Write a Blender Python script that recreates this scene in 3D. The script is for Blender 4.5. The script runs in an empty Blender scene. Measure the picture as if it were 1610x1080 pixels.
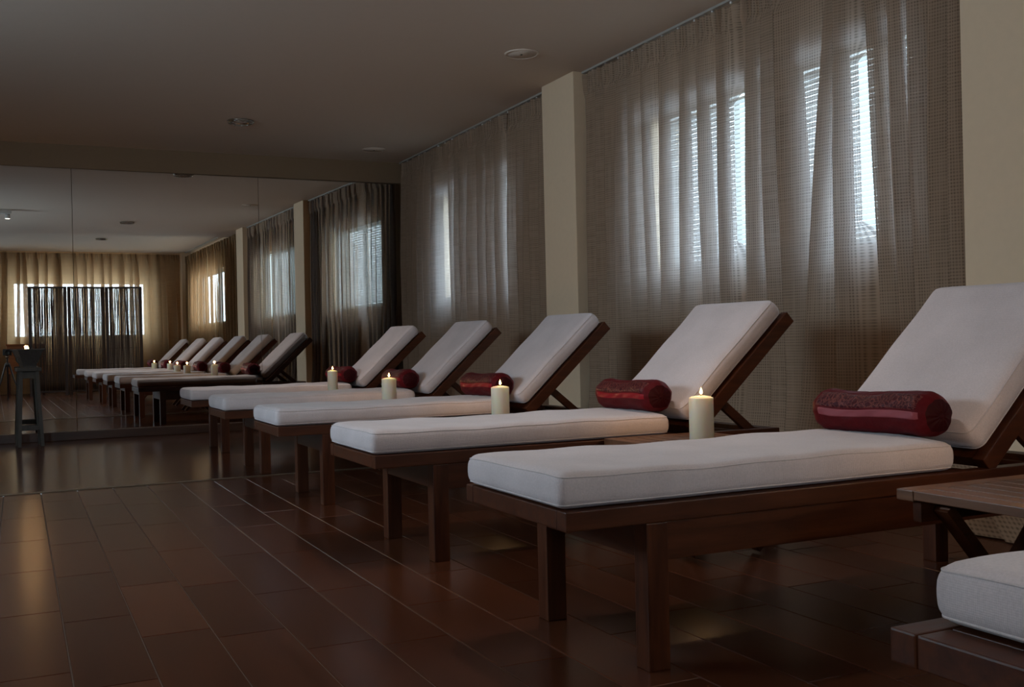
import bpy, bmesh, math, random
from mathutils import Vector, Matrix

scene = bpy.context.scene
COL = scene.collection
PI = math.pi
R = math.radians

# ------------------------------------------------------------------ camera
H = 0.75
F_PX, YAW, PITCH, ROLL = 1639.28, 0.4434, -0.00208, -0.0231
cam_data = bpy.data.cameras.new('camera')
cam_data.sensor_fit = 'HORIZONTAL'
cam_data.sensor_width = 36.0
cam_data.lens = F_PX / 1610.0 * 36.0
cam_data.clip_start = 0.02
cam = bpy.data.objects.new('camera', cam_data)
COL.objects.link(cam)
_f = Vector((math.sin(YAW) * math.cos(PITCH), math.cos(YAW) * math.cos(PITCH), math.sin(PITCH)))
_r = Vector((math.cos(YAW), -math.sin(YAW), 0.0))
_u = _r.cross(_f)
_c, _s = math.cos(ROLL), math.sin(ROLL)
_r2 = _c * _r + _s * _u
_u2 = -_s * _r + _c * _u
_m = Matrix((_r2, _u2, -_f)).transposed().to_4x4()
_m.translation = Vector((0, 0, H))
cam.matrix_world = _m
scene.camera = cam

# ------------------------------------------------------------------ world, exposure
world = bpy.data.worlds.new('daylight')
scene.world = world
world.use_nodes = True
_bg = world.node_tree.nodes['Background']
_bg.inputs['Color'].default_value = (0.62, 0.80, 1.0, 1)
_bg.inputs['Strength'].default_value = 27.0
vs = scene.view_settings
scene.display_settings.display_device = 'sRGB'
vs.view_transform = 'Standard'
vs.look = 'None'
vs.gamma = 1.0
vs.use_curve_mapping = False
vs.exposure = 0.0
cy = scene.cycles
cy.use_denoising = True
cy.max_bounces = 10
cy.diffuse_bounces = 4
cy.glossy_bounces = 5
cy.transmission_bounces = 6
cy.transparent_max_bounces = 24
cy.caustics_reflective = False
cy.caustics_refractive = False
cy.sample_clamp_indirect = 1.5
cy.blur_glossy = 1.0
cy.sample_clamp_direct = 8.0

DOWNLIGHT_W = 38.0
CANDLE_W = 1.7


def portal(loc, rot, sx, sy):
    d = bpy.data.lights.new('daylight_portal', 'AREA')
    d.shape = 'RECTANGLE'
    d.size, d.size_y = sx, sy
    d.cycles.is_portal = True
    o = bpy.data.objects.new('daylight_portal', d)
    o.location = loc
    o.rotation_euler = rot
    COL.objects.link(o)


# openings: right wall (y0, y1, z0, z1), rear wall (x0, x1, z0, z1), left wall
WIN_RIGHT = [(3.22, 5.34, 1.15, 2.08), (6.95, 8.75, 1.15, 2.08), (-2.4, 0.45, 1.15, 2.08)]
WIN_REAR = (0.165, 2.65, 0.98, 2.02)
WIN_REAR_SIDE = (-1.9, -1.25, 0.9, 2.1)
WIN_LEFT = (3.4, 5.0, 1.3, 2.2)
RX0, RX1, RY0, RY1, RZ = -2.4, 3.5, -3.25, 9.66, 2.5
for (a, b, z0, z1) in WIN_RIGHT:
    portal((RX1 + 0.23, (a + b) / 2, (z0 + z1) / 2), (0, R(90), 0), z1 - z0, b - a)
portal(((WIN_REAR[0] + WIN_REAR[1]) / 2, RY0 - 0.23, (WIN_REAR[2] + WIN_REAR[3]) / 2), (R(90), 0, 0),
       WIN_REAR[1] - WIN_REAR[0], WIN_REAR[3] - WIN_REAR[2])
portal(((WIN_REAR_SIDE[0] + WIN_REAR_SIDE[1]) / 2, RY0 - 0.23, (WIN_REAR_SIDE[2] + WIN_REAR_SIDE[3]) / 2), (R(90), 0, 0),
       WIN_REAR_SIDE[1] - WIN_REAR_SIDE[0], WIN_REAR_SIDE[3] - WIN_REAR_SIDE[2])
portal((RX0 - 0.23, (WIN_LEFT[0] + WIN_LEFT[1]) / 2, (WIN_LEFT[2] + WIN_LEFT[3]) / 2), (0, R(-90), 0),
       WIN_LEFT[3] - WIN_LEFT[2], WIN_LEFT[1] - WIN_LEFT[0])


# ------------------------------------------------------------------ helpers
def tag(o, label=None, cat=None, group=None, kind=None):
    if label: o['label'] = label
    if cat: o['category'] = cat
    if group: o['group'] = group
    if kind: o['kind'] = kind
    return o


def empty(name, loc, rz=0.0):
    o = bpy.data.objects.new(name, None)
    o.empty_display_size = 0.1
    o.location = loc
    o.rotation_euler = (0, 0, rz)
    COL.objects.link(o)
    return o


def link_mesh(name, me, mat, parent=None, smooth=None):
    if mat: me.materials.append(mat)
    o = bpy.data.objects.new(name, me)
    COL.objects.link(o)
    if parent: o.parent = parent
    return o


class MB:
    """collects shapes into one mesh"""
    def __init__(self):
        self.bm = bmesh.new()

    def _merge(self, tmp, smooth=False):
        for f in tmp.faces: f.smooth = smooth
        me = bpy.data.meshes.new('tmp')
        tmp.to_mesh(me)
        tmp.free()
        self.bm.from_mesh(me)
        bpy.data.meshes.remove(me)
        return self

    def box(self, lo, hi, bevel=0.0, mat=None):
        tmp = bmesh.new()
        bmesh.ops.create_cube(tmp, size=1.0)
        s = Vector(hi) - Vector(lo)
        c = (Vector(hi) + Vector(lo)) / 2
        for v in tmp.verts:
            v.co = Vector((v.co.x * s.x, v.co.y * s.y, v.co.z * s.z)) + c
        if bevel > 0:
            bmesh.ops.bevel(tmp, geom=list(tmp.edges), offset=bevel, segments=2, affect='EDGES', profile=0.6)
        if mat is not None:
            for v in tmp.verts: v.co = mat @ v.co
        return self._merge(tmp)

    def bar(self, a, b, w, h, up=(0, 0, 1), bevel=0.0):
        a, b = Vector(a), Vector(b)
        d = (b - a)
        L = d.length
        z = d.normalized()
        x = Vector(up).cross(z)
        if x.length < 1e-5: x = Vector((1, 0, 0)).cross(z)
        x.normalize()
        y = z.cross(x)
        m = Matrix((x, y, z)).transposed().to_4x4()
        m.translation = (a + b) / 2
        return self.box((-w / 2, -h / 2, -L / 2), (w / 2, h / 2, L / 2), bevel, m)

    def tube(self, pts, r, n=8, closed=False, cap=True, smooth=True):
        pts = [Vector(p) for p in pts]
        rs = r if isinstance(r, (list, tuple)) else [r] * len(pts)
        tmp = bmesh.new()
        rings = []
        N = len(pts)
        prev = None
        for i, p in enumerate(pts):
            if closed:
                t = pts[(i + 1) % N] - pts[i - 1]
            else:
                t = pts[min(i + 1, N - 1)] - pts[max(i - 1, 0)]
            t.normalize()
            if prev is None:
                ref = Vector((0, 0, 1)) if abs(t.z) < 0.9 else Vector((1, 0, 0))
                x = ref.cross(t).normalized()
            else:
                x = prev - t * prev.dot(t)
                x.normalize()
            prev = x
            y = t.cross(x)
            rings.append([tmp.verts.new(p + (x * math.cos(2 * PI * k / n) + y * math.sin(2 * PI * k / n)) * rs[i]) for k in range(n)])
        for i in range(N if closed else N - 1):
            A, B = rings[i], rings[(i + 1) % N]
            for k in range(n):
                tmp.faces.new((A[k], A[(k + 1) % n], B[(k + 1) % n], B[k]))
        if cap and not closed:
            tmp.faces.new(list(reversed(rings[0])))
            tmp.faces.new(rings[-1])
        return self._merge(tmp, smooth)

    def lathe(self, prof, n=32, center=(0, 0, 0), smooth=True):
        tmp = bmesh.new()
        cx, cyy, cz = center
        rings = []
        for (r, z) in prof:
            if r < 1e-6:
                rings.append([tmp.verts.new((cx, cyy, cz + z))])
            else:
                rings.append([tmp.verts.new((cx + r * math.cos(2 * PI * k / n), cyy + r * math.sin(2 * PI * k / n), cz + z)) for k in range(n)])
        for A, B in zip(rings, rings[1:]):
            if len(A) == 1 and len(B) == 1: continue
            for k in range(n):
                k2 = (k + 1) % n
                if len(A) == 1: tmp.faces.new((A[0], B[k2], B[k]))
                elif len(B) == 1: tmp.faces.new((A[k], A[k2], B[0]))
                else: tmp.faces.new((A[k], A[k2], B[k2], B[k]))
        bmesh.ops.recalc_face_normals(tmp, faces=list(tmp.faces))
        return self._merge(tmp, smooth)

    def grid(self, fn, nu, nv, smooth=True, closed_u=False):
        """fn(i, j) -> point; nu columns, nv rows"""
        tmp = bmesh.new()
        vv = [[tmp.verts.new(fn(i, j)) for i in range(nu)] for j in range(nv)]
        for j in range(nv - 1):
            for i in range(nu if closed_u else nu - 1):
                i2 = (i + 1) % nu
                tmp.faces.new((vv[j][i], vv[j][i2], vv[j + 1][i2], vv[j + 1][i]))
        return self._merge(tmp, smooth)

    def prism(self, pts, z0, z1):
        tmp = bmesh.new()
        A = [tmp.verts.new((x, y, z0)) for x, y in pts]
        B = [tmp.verts.new((x, y, z1)) for x, y in pts]
        n = len(pts)
        tmp.faces.new(list(reversed(A)))
        tmp.faces.new(B)
        for k in range(n):
            tmp.faces.new((A[k], A[(k + 1) % n], B[(k + 1) % n], B[k]))
        bmesh.ops.recalc_face_normals(tmp, faces=list(tmp.faces))
        return self._merge(tmp)

    def xform(self, m):
        for v in self.bm.verts: v.co = m @ v.co
        return self

    def build(self, name, mat, parent=None):
        me = bpy.data.meshes.new(name)
        self.bm.to_mesh(me)
        self.bm.free()
        return link_mesh(name, me, mat, parent)


def children(o):
    return list(o.children)


def copy_tree(o, parent=None):
    c = o.copy()
    COL.objects.link(c)
    if parent is not None: c.parent = parent
    for ch in children(o):
        copy_tree(ch, c)
    return c


# ------------------------------------------------------------------ materials
def new_mat(name):
    m = bpy.data.materials.new(name)
    m.use_nodes = True
    nt = m.node_tree
    return m, nt, nt.nodes, nt.links, nt.nodes['Principled BSDF']


def plain(name, col, rough=0.6, metal=0.0, spec=0.5, bump=0.0, bscale=40.0, var=0.0):
    m, nt, N, L, b = new_mat(name)
    b.inputs['Base Color'].default_value = (*col, 1)
    b.inputs['Roughness'].default_value = rough
    b.inputs['Metallic'].default_value = metal
    b.inputs['Specular IOR Level'].default_value = spec
    if bump or var:
        tc = N.new('ShaderNodeTexCoord')
        no = N.new('ShaderNodeTexNoise')
        no.inputs['Scale'].default_value = bscale
        no.inputs['Detail'].default_value = 5
        L.new(tc.outputs['Object'], no.inputs['Vector'])
        if bump:
            bp = N.new('ShaderNodeBump')
            bp.inputs['Strength'].default_value = bump
            bp.inputs['Distance'].default_value = 0.01
            L.new(no.outputs['Fac'], bp.inputs['Height'])
            L.new(bp.outputs['Normal'], b.inputs['Normal'])
        if var:
            mx = N.new('ShaderNodeMix')
            mx.data_type = 'RGBA'
            mx.inputs[6].default_value = (*[c * (1 - var) for c in col], 1)
            mx.inputs[7].default_value = (*[min(1, c * (1 + var)) for c in col], 1)
            L.new(no.outputs['Fac'], mx.inputs[0])
            L.new(mx.outputs[2], b.inputs['Base Color'])
    return m


def wood(name, dark, light, rough=0.4, axis='X', scale=1.0, attr=None, spec=0.5, coat=0.0):
    m, nt, N, L, b = new_mat(name)
    tc = N.new('ShaderNodeTexCoord')
    mp = N.new('ShaderNodeMapping')
    st = {'X': (2.2, 26, 26), 'Y': (26, 2.2, 26), 'Z': (26, 26, 2.2)}[axis]
    mp.inputs['Scale'].default_value = tuple(s * scale for s in st)
    L.new(tc.outputs['Object'], mp.inputs['Vector'])
    vec = mp.outputs['Vector']
    if attr:
        at = N.new('ShaderNodeAttribute')
        at.attribute_name = attr
        ad = N.new('ShaderNodeVectorMath')
        ad.operation = 'MULTIPLY_ADD'
        ad.inputs[1].default_value = (37, 91, 53)
        L.new(at.outputs['Vector'], ad.inputs[0])
        L.new(vec, ad.inputs[2])
        vec = ad.outputs['Vector']
    no = N.new('ShaderNodeTexNoise')
    no.inputs['Scale'].default_value = 1.0
    no.inputs['Detail'].default_value = 2 if attr else 7
    no.inputs['Roughness'].default_value = 0.5 if attr else 0.62
    no.inputs['Distortion'].default_value = 0.0 if attr else 0.6
    L.new(vec, no.inputs['Vector'])
    rp = N.new('ShaderNodeValToRGB')
    rp.color_ramp.elements[0].position = 0.3
    rp.color_ramp.elements[0].color = (*dark, 1)
    rp.color_ramp.elements[1].position = 0.72
    rp.color_ramp.elements[1].color = (*light, 1)
    L.new(no.outputs['Fac'], rp.inputs['Fac'])
    out = rp.outputs['Color']
    if attr:
        sx = N.new('ShaderNodeSeparateXYZ')
        L.new(at.outputs['Vector'], sx.inputs[0])
        mr = N.new('ShaderNodeMapRange')
        mr.inputs['To Min'].default_value = 0.72
        mr.inputs['To Max'].default_value = 1.28
        L.new(sx.outputs['X'], mr.inputs['Value'])
        vm = N.new('ShaderNodeVectorMath')
        vm.operation = 'SCALE'
        L.new(out, vm.inputs[0])
        L.new(mr.outputs['Result'], vm.inputs['Scale'])
        out = vm.outputs['Vector']
    L.new(out, b.inputs['Base Color'])
    b.inputs['Roughness'].default_value = rough
    if not attr:
        rr = N.new('ShaderNodeMapRange')
        rr.inputs['To Min'].default_value = rough * 0.8
        rr.inputs['To Max'].default_value = rough * 1.25
        L.new(no.outputs['Fac'], rr.inputs['Value'])
        L.new(rr.outputs['Result'], b.inputs['Roughness'])
    b.inputs['Specular IOR Level'].default_value = spec
    if not attr:
        bp = N.new('ShaderNodeBump')
        bp.inputs['Strength'].default_value = 0.05
        bp.inputs['Distance'].default_value = 0.003
        L.new(no.outputs['Fac'], bp.inputs['Height'])
        L.new(bp.outputs['Normal'], b.inputs['Normal'])
    return m


def linen(name, col, sheen=0.2):
    m, nt, N, L, b = new_mat(name)
    tc = N.new('ShaderNodeTexCoord')
    w1 = N.new('ShaderNodeTexWave'); w1.wave_type = 'BANDS'; w1.bands_direction = 'X'
    w2 = N.new('ShaderNodeTexWave'); w2.wave_type = 'BANDS'; w2.bands_direction = 'Y'
    w3 = N.new('ShaderNodeTexWave'); w3.wave_type = 'BANDS'; w3.bands_direction = 'Z'
    for w in (w1, w2, w3):
        w.inputs['Scale'].default_value = 105
        w.inputs['Distortion'].default_value = 1.6
        w.inputs['Detail'].default_value = 2
        w.inputs['Detail Scale'].default_value = 3
        L.new(tc.outputs['Object'], w.inputs['Vector'])
    ml = N.new('ShaderNodeMath'); ml.operation = 'ADD'
    L.new(w1.outputs['Fac'], ml.inputs[0]); L.new(w2.outputs['Fac'], ml.inputs[1])
    m2 = N.new('ShaderNodeMath'); m2.operation = 'ADD'
    L.new(ml.outputs[0], m2.inputs[0]); L.new(w3.outputs['Fac'], m2.inputs[1])
    no = N.new('ShaderNodeTexNoise'); no.inputs['Scale'].default_value = 7; no.inputs['Detail'].default_value = 6
    L.new(tc.outputs['Object'], no.inputs['Vector'])
    n2 = N.new('ShaderNodeTexNoise'); n2.inputs['Scale'].default_value = 240; n2.inputs['Detail'].default_value = 2
    L.new(tc.outputs['Object'], n2.inputs['Vector'])
    ad = N.new('ShaderNodeMath'); ad.operation = 'ADD'
    L.new(no.outputs['Fac'], ad.inputs[0]); L.new(n2.outputs['Fac'], ad.inputs[1])
    mr = N.new('ShaderNodeMapRange')
    mr.inputs['From Min'].default_value = 0.6; mr.inputs['From Max'].default_value = 1.4
    mr.inputs['To Min'].default_value = 0.86; mr.inputs['To Max'].default_value = 1.1
    L.new(ad.outputs[0], mr.inputs['Value'])
    vm = N.new('ShaderNodeVectorMath'); vm.operation = 'SCALE'
    vm.inputs[0].default_value = col
    L.new(mr.outputs['Result'], vm.inputs['Scale'])
    L.new(vm.outputs['Vector'], b.inputs['Base Color'])
    b.inputs['Roughness'].default_value = 0.92
    b.inputs['Specular IOR Level'].default_value = 0.15
    b.inputs['Sheen Weight'].default_value = sheen
    bp = N.new('ShaderNodeBump'); bp.inputs['Strength'].default_value = 0.15; bp.inputs['Distance'].default_value = 0.002
    L.new(m2.outputs[0], bp.inputs['Height'])
    L.new(bp.outputs['Normal'], b.inputs['Normal'])
    return m


def curtain_mat(name, base, trans, T_lo, T_hi):
    """open-weave sheer: threads scatter and pass light, holes let it straight through"""
    m, nt, N, L, b = new_mat(name)
    N.remove(b)
    out = N['Material Output']
    uv = N.new('ShaderNodeUVMap'); uv.uv_map = 'weave'
    sp = N.new('ShaderNodeSeparateXYZ')
    L.new(uv.outputs['UV'], sp.inputs[0])

    def threads(axis, freq, stretch, seed):
        """evenly spaced threads, a little uneven in thickness"""
        mp = N.new('ShaderNodeMapping')
        mp.inputs['Scale'].default_value = stretch
        mp.inputs['Location'].default_value = (seed, seed * 1.7, 0)
        L.new(uv.outputs['UV'], mp.inputs['Vector'])
        n = N.new('ShaderNodeTexNoise'); n.noise_dimensions = '2D'
        n.inputs['Scale'].default_value = 1.0; n.inputs['Detail'].default_value = 1.0
        L.new(mp.outputs['Vector'], n.inputs['Vector'])
        w = N.new('ShaderNodeMath'); w.operation = 'MULTIPLY'
        w.inputs[1].default_value = freq * 2 * PI
        L.new(sp.outputs[axis], w.inputs[0])
        s = N.new('ShaderNodeMath'); s.operation = 'SINE'
        L.new(w.outputs[0], s.inputs[0])
        h = N.new('ShaderNodeMath'); h.operation = 'MULTIPLY_ADD'
        h.inputs[1].default_value = 0.5; h.inputs[2].default_value = 0.5
        L.new(s.outputs[0], h.inputs[0])
        a = N.new('ShaderNodeMath'); a.operation = 'MULTIPLY_ADD'
        a.inputs[1].default_value = 1.5
        L.new(n.outputs['Fac'], a.inputs[0]); L.new(h.outputs[0], a.inputs[2])
        r = N.new('ShaderNodeMapRange'); r.interpolation_type = 'SMOOTHSTEP'
        r.inputs['From Min'].default_value = 0.45; r.inputs['From Max'].default_value = 2.0
        L.new(a.outputs[0], r.inputs['Value'])
        return r.outputs['Result']
    tu = threads('X', 84, (150, 2.5, 1), 3.1)
    tv = threads('Y', 74, (3.0, 130, 1), 7.7)
    mul = N.new('ShaderNodeMath'); mul.operation = 'MULTIPLY'
    L.new(tu, mul.inputs[0]); L.new(tv, mul.inputs[1])
    fac = N.new('ShaderNodeMapRange')
    fac.inputs['To Min'].default_value = T_lo; fac.inputs['To Max'].default_value = T_hi
    L.new(mul.outputs[0], fac.inputs['Value'])
    avg = N.new('ShaderNodeMath'); avg.operation = 'ADD'
    L.new(tu, avg.inputs[0]); L.new(tv, avg.inputs[1])
    sc = N.new('ShaderNodeMapRange')
    sc.inputs['From Max'].default_value = 2.0
    sc.inputs['To Min'].default_value = 0.45; sc.inputs['To Max'].default_value = 1.5
    L.new(avg.outputs[0], sc.inputs['Value'])
    def scaled(col):
        v = N.new('ShaderNodeVectorMath'); v.operation = 'SCALE'
        v.inputs[0].default_value = col
        L.new(sc.outputs['Result'], v.inputs['Scale'])
        return v.outputs['Vector']
    di = N.new('ShaderNodeBsdfDiffuse'); L.new(scaled(base), di.inputs['Color'])
    tr = N.new('ShaderNodeBsdfTranslucent'); L.new(scaled(trans), tr.inputs['Color'])
    mx = N.new('ShaderNodeMixShader'); mx.inputs[0].default_value = 0.42
    L.new(di.outputs[0], mx.inputs[1]); L.new(tr.outputs[0], mx.inputs[2])
    tp = N.new('ShaderNodeBsdfTransparent'); tp.inputs['Color'].default_value = (1, 0.985, 0.96, 1)
    m2 = N.new('ShaderNodeMixShader')
    L.new(fac.outputs['Result'], m2.inputs[0])
    L.new(mx.outputs[0], m2.inputs[1]); L.new(tp.outputs[0], m2.inputs[2])
    L.new(m2.outputs[0], out.inputs['Surface'])
    return m


def glass_mat():
    m, nt, N, L, b = new_mat('window_glass')
    N.remove(b)
    tp = N.new('ShaderNodeBsdfTransparent'); tp.inputs['Color'].default_value = (0.96, 0.98, 0.97, 1)
    gl = N.new('ShaderNodeBsdfGlossy'); gl.inputs['Roughness'].default_value = 0.0
    mx = N.new('ShaderNodeMixShader'); mx.inputs[0].default_value = 0.05
    L.new(tp.outputs[0], mx.inputs[1]); L.new(gl.outputs[0], mx.inputs[2])
    L.new(mx.outputs[0], N['Material Output'].inputs['Surface'])
    return m


def emit(name, col, s):
    m, nt, N, L, b = new_mat(name)
    b.inputs['Base Color'].default_value = (0, 0, 0, 1)
    b.inputs['Emission Color'].default_value = (*col, 1)
    b.inputs['Emission Strength'].default_value = s
    return m


M = {}
M['wall'] = plain('beige_plaster', (0.72, 0.54, 0.36), 0.85, bump=0.05, bscale=30, var=0.04)
M['ceiling'] = plain('ceiling_paint', (0.58, 0.475, 0.385), 0.9, bump=0.03, bscale=25, var=0.02)
M['beam'] = plain('brown_beige_paint', (0.20, 0.125, 0.068), 0.8, bump=0.04, bscale=30, var=0.04)
M['tile'] = wood('wood_look_tile', (0.052, 0.0150, 0.0062), (0.070, 0.0205, 0.0085), 0.24, 'Y', 0.8, attr='tone', spec=0.30)
M['plank'] = wood('glossy_plank', (0.046, 0.0140, 0.0060), (0.062, 0.0195, 0.0084), 0.18, 'X', 0.8, attr='tone', spec=0.30)
M['grout'] = plain('grout', (0.10, 0.075, 0.058), 0.7)
M['trim'] = plain('threshold_metal', (0.16, 0.11, 0.07), 0.35, metal=0.5)
M['baseboard'] = wood('baseboard_wood', (0.035, 0.012, 0.005), (0.065, 0.025, 0.010), 0.4, 'X', 1.0)
M['teak'] = wood('reddish_teak', (0.036, 0.0085, 0.0026), (0.092, 0.0245, 0.0070), 0.42, 'X', 1.2, spec=0.28)
M['teak_y'] = wood('reddish_teak_cross', (0.036, 0.0085, 0.0026), (0.092, 0.0245, 0.0070), 0.42, 'Y', 1.2, spec=0.28)
M['teak_z'] = wood('reddish_teak_upright', (0.036, 0.0085, 0.0026), (0.092, 0.0245, 0.0070), 0.42, 'Z', 1.2, spec=0.28)
M['table'] = wood('oiled_table_teak', (0.10, 0.040, 0.018), (0.21, 0.086, 0.038), 0.42, 'Y', 1.2)
M['linen'] = linen('cream_linen', (0.66, 0.57, 0.56))
M['piping'] = linen('cream_piping', (0.62, 0.54, 0.525))
M['velvet'] = plain('dark_red_velvet', (0.085, 0.003, 0.0050), 0.6, spec=0.12, bump=0.12, bscale=90, var=0.25)
M['velvet'].node_tree.nodes['Principled BSDF'].inputs['Sheen Weight'].default_value = 0.04
M['velvet'].node_tree.nodes['Principled BSDF'].inputs['Sheen Tint'].default_value = (0.9, 0.2, 0.25, 1)
M['satin'] = plain('red_satin', (0.26, 0.004, 0.010), 0.5, spec=0.2, bump=0.12, bscale=18, var=0.12)
M['satin_pink'] = plain('dusty_pink_satin', (0.27, 0.06, 0.07), 0.5, spec=0.2, bump=0.10, bscale=18, var=0.1)
M['cap'] = plain('maroon_gathered_satin', (0.032, 0.0015, 0.003), 0.6, spec=0.12, bump=0.15, bscale=40, var=0.2)
M['wax'] = plain('ivory_wax', (0.86, 0.74, 0.55), 0.45, var=0.03, bscale=9)
_b = M['wax'].node_tree.nodes['Principled BSDF']
_b.inputs['Subsurface Weight'].default_value = 0.6
_b.inputs['Subsurface Radius'].default_value = (0.045, 0.027, 0.012)
_b.inputs['Subsurface Scale'].default_value = 1.0
M['wick'] = plain('burnt_wick', (0.02, 0.015, 0.01), 0.9)
M['flame'] = emit('candle_flame', (1.0, 0.62, 0.22), 26)
M['curtain'] = curtain_mat('open_weave_curtain', (0.48, 0.33, 0.225), (0.385, 0.35, 0.34), 0.06, 0.36)
M['curtain_rear'] = curtain_mat('golden_weave_curtain', (0.34, 0.21, 0.115), (0.40, 0.25, 0.13), 0.05, 0.56)
M['track'] = plain('pale_aluminium', (0.36, 0.33, 0.29), 0.5)
M['white'] = plain('white_lacquer', (0.75, 0.74, 0.71), 0.5)
M['slat'] = plain('blind_slat', (0.80, 0.79, 0.76), 0.5)
_n = M['slat'].node_tree
_t = _n.nodes.new('ShaderNodeBsdfTranslucent'); _t.inputs['Color'].default_value = (0.85, 0.85, 0.83, 1)
_x = _n.nodes.new('ShaderNodeMixShader'); _x.inputs[0].default_value = 0.85
_n.links.new(_n.nodes['Principled BSDF'].outputs[0], _x.inputs[1]); _n.links.new(_t.outputs[0], _x.inputs[2])
_n.links.new(_x.outputs[0], _n.nodes['Material Output'].inputs['Surface'])
M['glass'] = glass_mat()
M['mirror'] = plain('silvered_mirror', (0.90, 0.90, 0.87), 0.0, metal=1.0)
M['chrome'] = plain('chrome', (0.45, 0.42, 0.38), 0.2, metal=1.0)
M['black'] = plain('black_plastic', (0.015, 0.015, 0.017), 0.4)
M['stool'] = wood('weathered_grey_wood', (0.028, 0.024, 0.020), (0.065, 0.056, 0.046), 0.6, 'Z', 1.2)
M['stone'] = plain('hammered_grey_metal', (0.11, 0.105, 0.10), 0.38, metal=0.6, bump=0.35, bscale=35, var=0.2)
M['cane'] = wood('dark_cane', (0.020, 0.010, 0.006), (0.075, 0.038, 0.020), 0.5, 'Z', 2.0)
M['screen_frame'] = wood('dark_frame_wood', (0.018, 0.009, 0.006), (0.05, 0.024, 0.014), 0.45, 'Z', 1.2)
M['cabinet'] = wood('orange_wood', (0.22, 0.065, 0.015), (0.46, 0.16, 0.04), 0.4, 'X', 1.0)
M['blue'] = plain('navy_towelling', (0.03, 0.04, 0.14), 0.95, bump=0.4, bscale=150)
M['cream_fabric'] = linen('pale_chair_cover', (0.70, 0.64, 0.56))
M['lens'] = plain('frosted_lens', (0.55, 0.55, 0.55), 0.25)

random.seed(11)


# brocade: gold-thread sprig pattern on wine ground
def brocade():
    m, nt, N, L, b = new_mat('brocade_weave')
    tc = N.new('ShaderNodeTexCoord')
    vo = N.new('ShaderNodeTexVoronoi'); vo.feature = 'DISTANCE_TO_EDGE'; vo.inputs['Scale'].default_value = 75
    no = N.new('ShaderNodeTexNoise'); no.inputs['Scale'].default_value = 26; no.inputs['Detail'].default_value = 4
    L.new(tc.outputs['Object'], no.inputs['Vector'])
    ad = N.new('ShaderNodeMixRGB'); ad.inputs[0].default_value = 0.06
    L.new(tc.outputs['Object'], ad.inputs[1]); L.new(no.outputs['Color'], ad.inputs[2])
    L.new(ad.outputs[0], vo.inputs['Vector'])
    r = N.new('ShaderNodeValToRGB')
    r.color_ramp.elements[0].position = 0.035; r.color_ramp.elements[0].color = (0.16, 0.040, 0.032, 1)
    r.color_ramp.elements[1].position = 0.11; r.color_ramp.elements[1].color = (0.05, 0.003, 0.006, 1)
    L.new(vo.outputs['Distance'], r.inputs['Fac'])
    L.new(r.outputs['Color'], b.inputs['Base Color'])
    b.inputs['Roughness'].default_value = 0.5
    b.inputs['Specular IOR Level'].default_value = 0.2
    bp = N.new('ShaderNodeBump'); bp.inputs['Strength'].default_value = 0.5; bp.inputs['Distance'].default_value = 0.004
    bp.invert = True
    L.new(vo.outputs['Distance'], bp.inputs['Height'])
    L.new(bp.outputs['Normal'], b.inputs['Normal'])
    return m
M['brocade'] = brocade()


# ------------------------------------------------------------------ room shell
def struct(o, label=None):
    o['kind'] = 'structure'
    if label: o['label'] = label
    return o


def wall_with_holes(name, axis, pos0, pos1, a0, a1, z0, z1, holes, mat):
    """axis 'x': wall plane normal X, runs in Y a0..a1; holes (a,b,zlo,zhi)"""
    mb = MB()
    def add(a, b, lo, hi):
        if b - a < 1e-4 or hi - lo < 1e-4: return
        if axis == 'x': mb.box((pos0, a, lo), (pos1, b, hi))
        else: mb.box((a, pos0, lo), (b, pos1, hi))
    hs = sorted(holes)
    cur = a0
    for (a, b, lo, hi) in hs:
        add(cur, a, z0, z1)
        add(a, b, z0, lo)
        add(a, b, hi, z1)
        cur = b
    add(cur, a1, z0, z1)
    return struct(mb.build(name, mat))


wall_with_holes('wall_right', 'x', RX1, RX1 + 0.22, RY0 - 0.22, RY1 + 0.2, 0, 2.7, WIN_RIGHT, M['wall'])
wall_with_holes('wall_left', 'x', RX0 - 0.22, RX0, RY0 - 0.22, RY1 + 0.2, 0, 2.7, [WIN_LEFT], M['wall'])
wall_with_holes('wall_rear', 'y', RY0 - 0.22, RY0, RX0, RX1, 0, 2.7, [WIN_REAR, WIN_REAR_SIDE], M['wall'])
struct(MB().box((RX0, RY1, 0), (RX1, RY1 + 0.2, 2.7)).build('wall_back', M['wall']))
# ceiling with a slightly higher bay behind the camera
cb = MB()
cb.box((RX0, 1.15, RZ), (RX1, RY1, RZ + 0.2))
cb.box((RX0, RY0, RZ + 0.06), (RX1, 1.15, RZ + 0.2))
struct(cb.build('ceiling', M['ceiling']))
struct(MB().box((RX0, 9.565, 2.302), (RX1, RY1, RZ)).build('ceiling_beam', M['beam']), 'brown painted beam above the mirrors')
struct(MB().box((RX0, 9.552, 0), (RX1, RY1, 0.073), 0.004).build('baseboard_back', M['baseboard']))
struct(MB().box((RX0, 6.085, 0.0), (RX1, 6.125, 0.004), 0.0015).build('trim_1', M['trim']))
for (a, b, nm) in ((5.95, 6.40, 'far'), (2.40, 2.88, 'near'), (-3.25, -2.95, 'rear')):
    struct(MB().box((3.31, a, 0), (RX1, b, RZ + (0.06 if a < 0 else 0)), 0.003).build('wall_pillar', M['wall']),
           'beige wall pillar between the curtained bays')


# floor: wood-look tiles with grout, then glossy planks in front of the mirrors
def tone_attr(me, tones):
    at = me.attributes.new('tone', 'FLOAT_VECTOR', 'FACE')
    for i, t in enumerate(tones):
        at.data[i].vector = (t, (t * 7.31) % 1.0, (t * 3.77) % 1.0)


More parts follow.
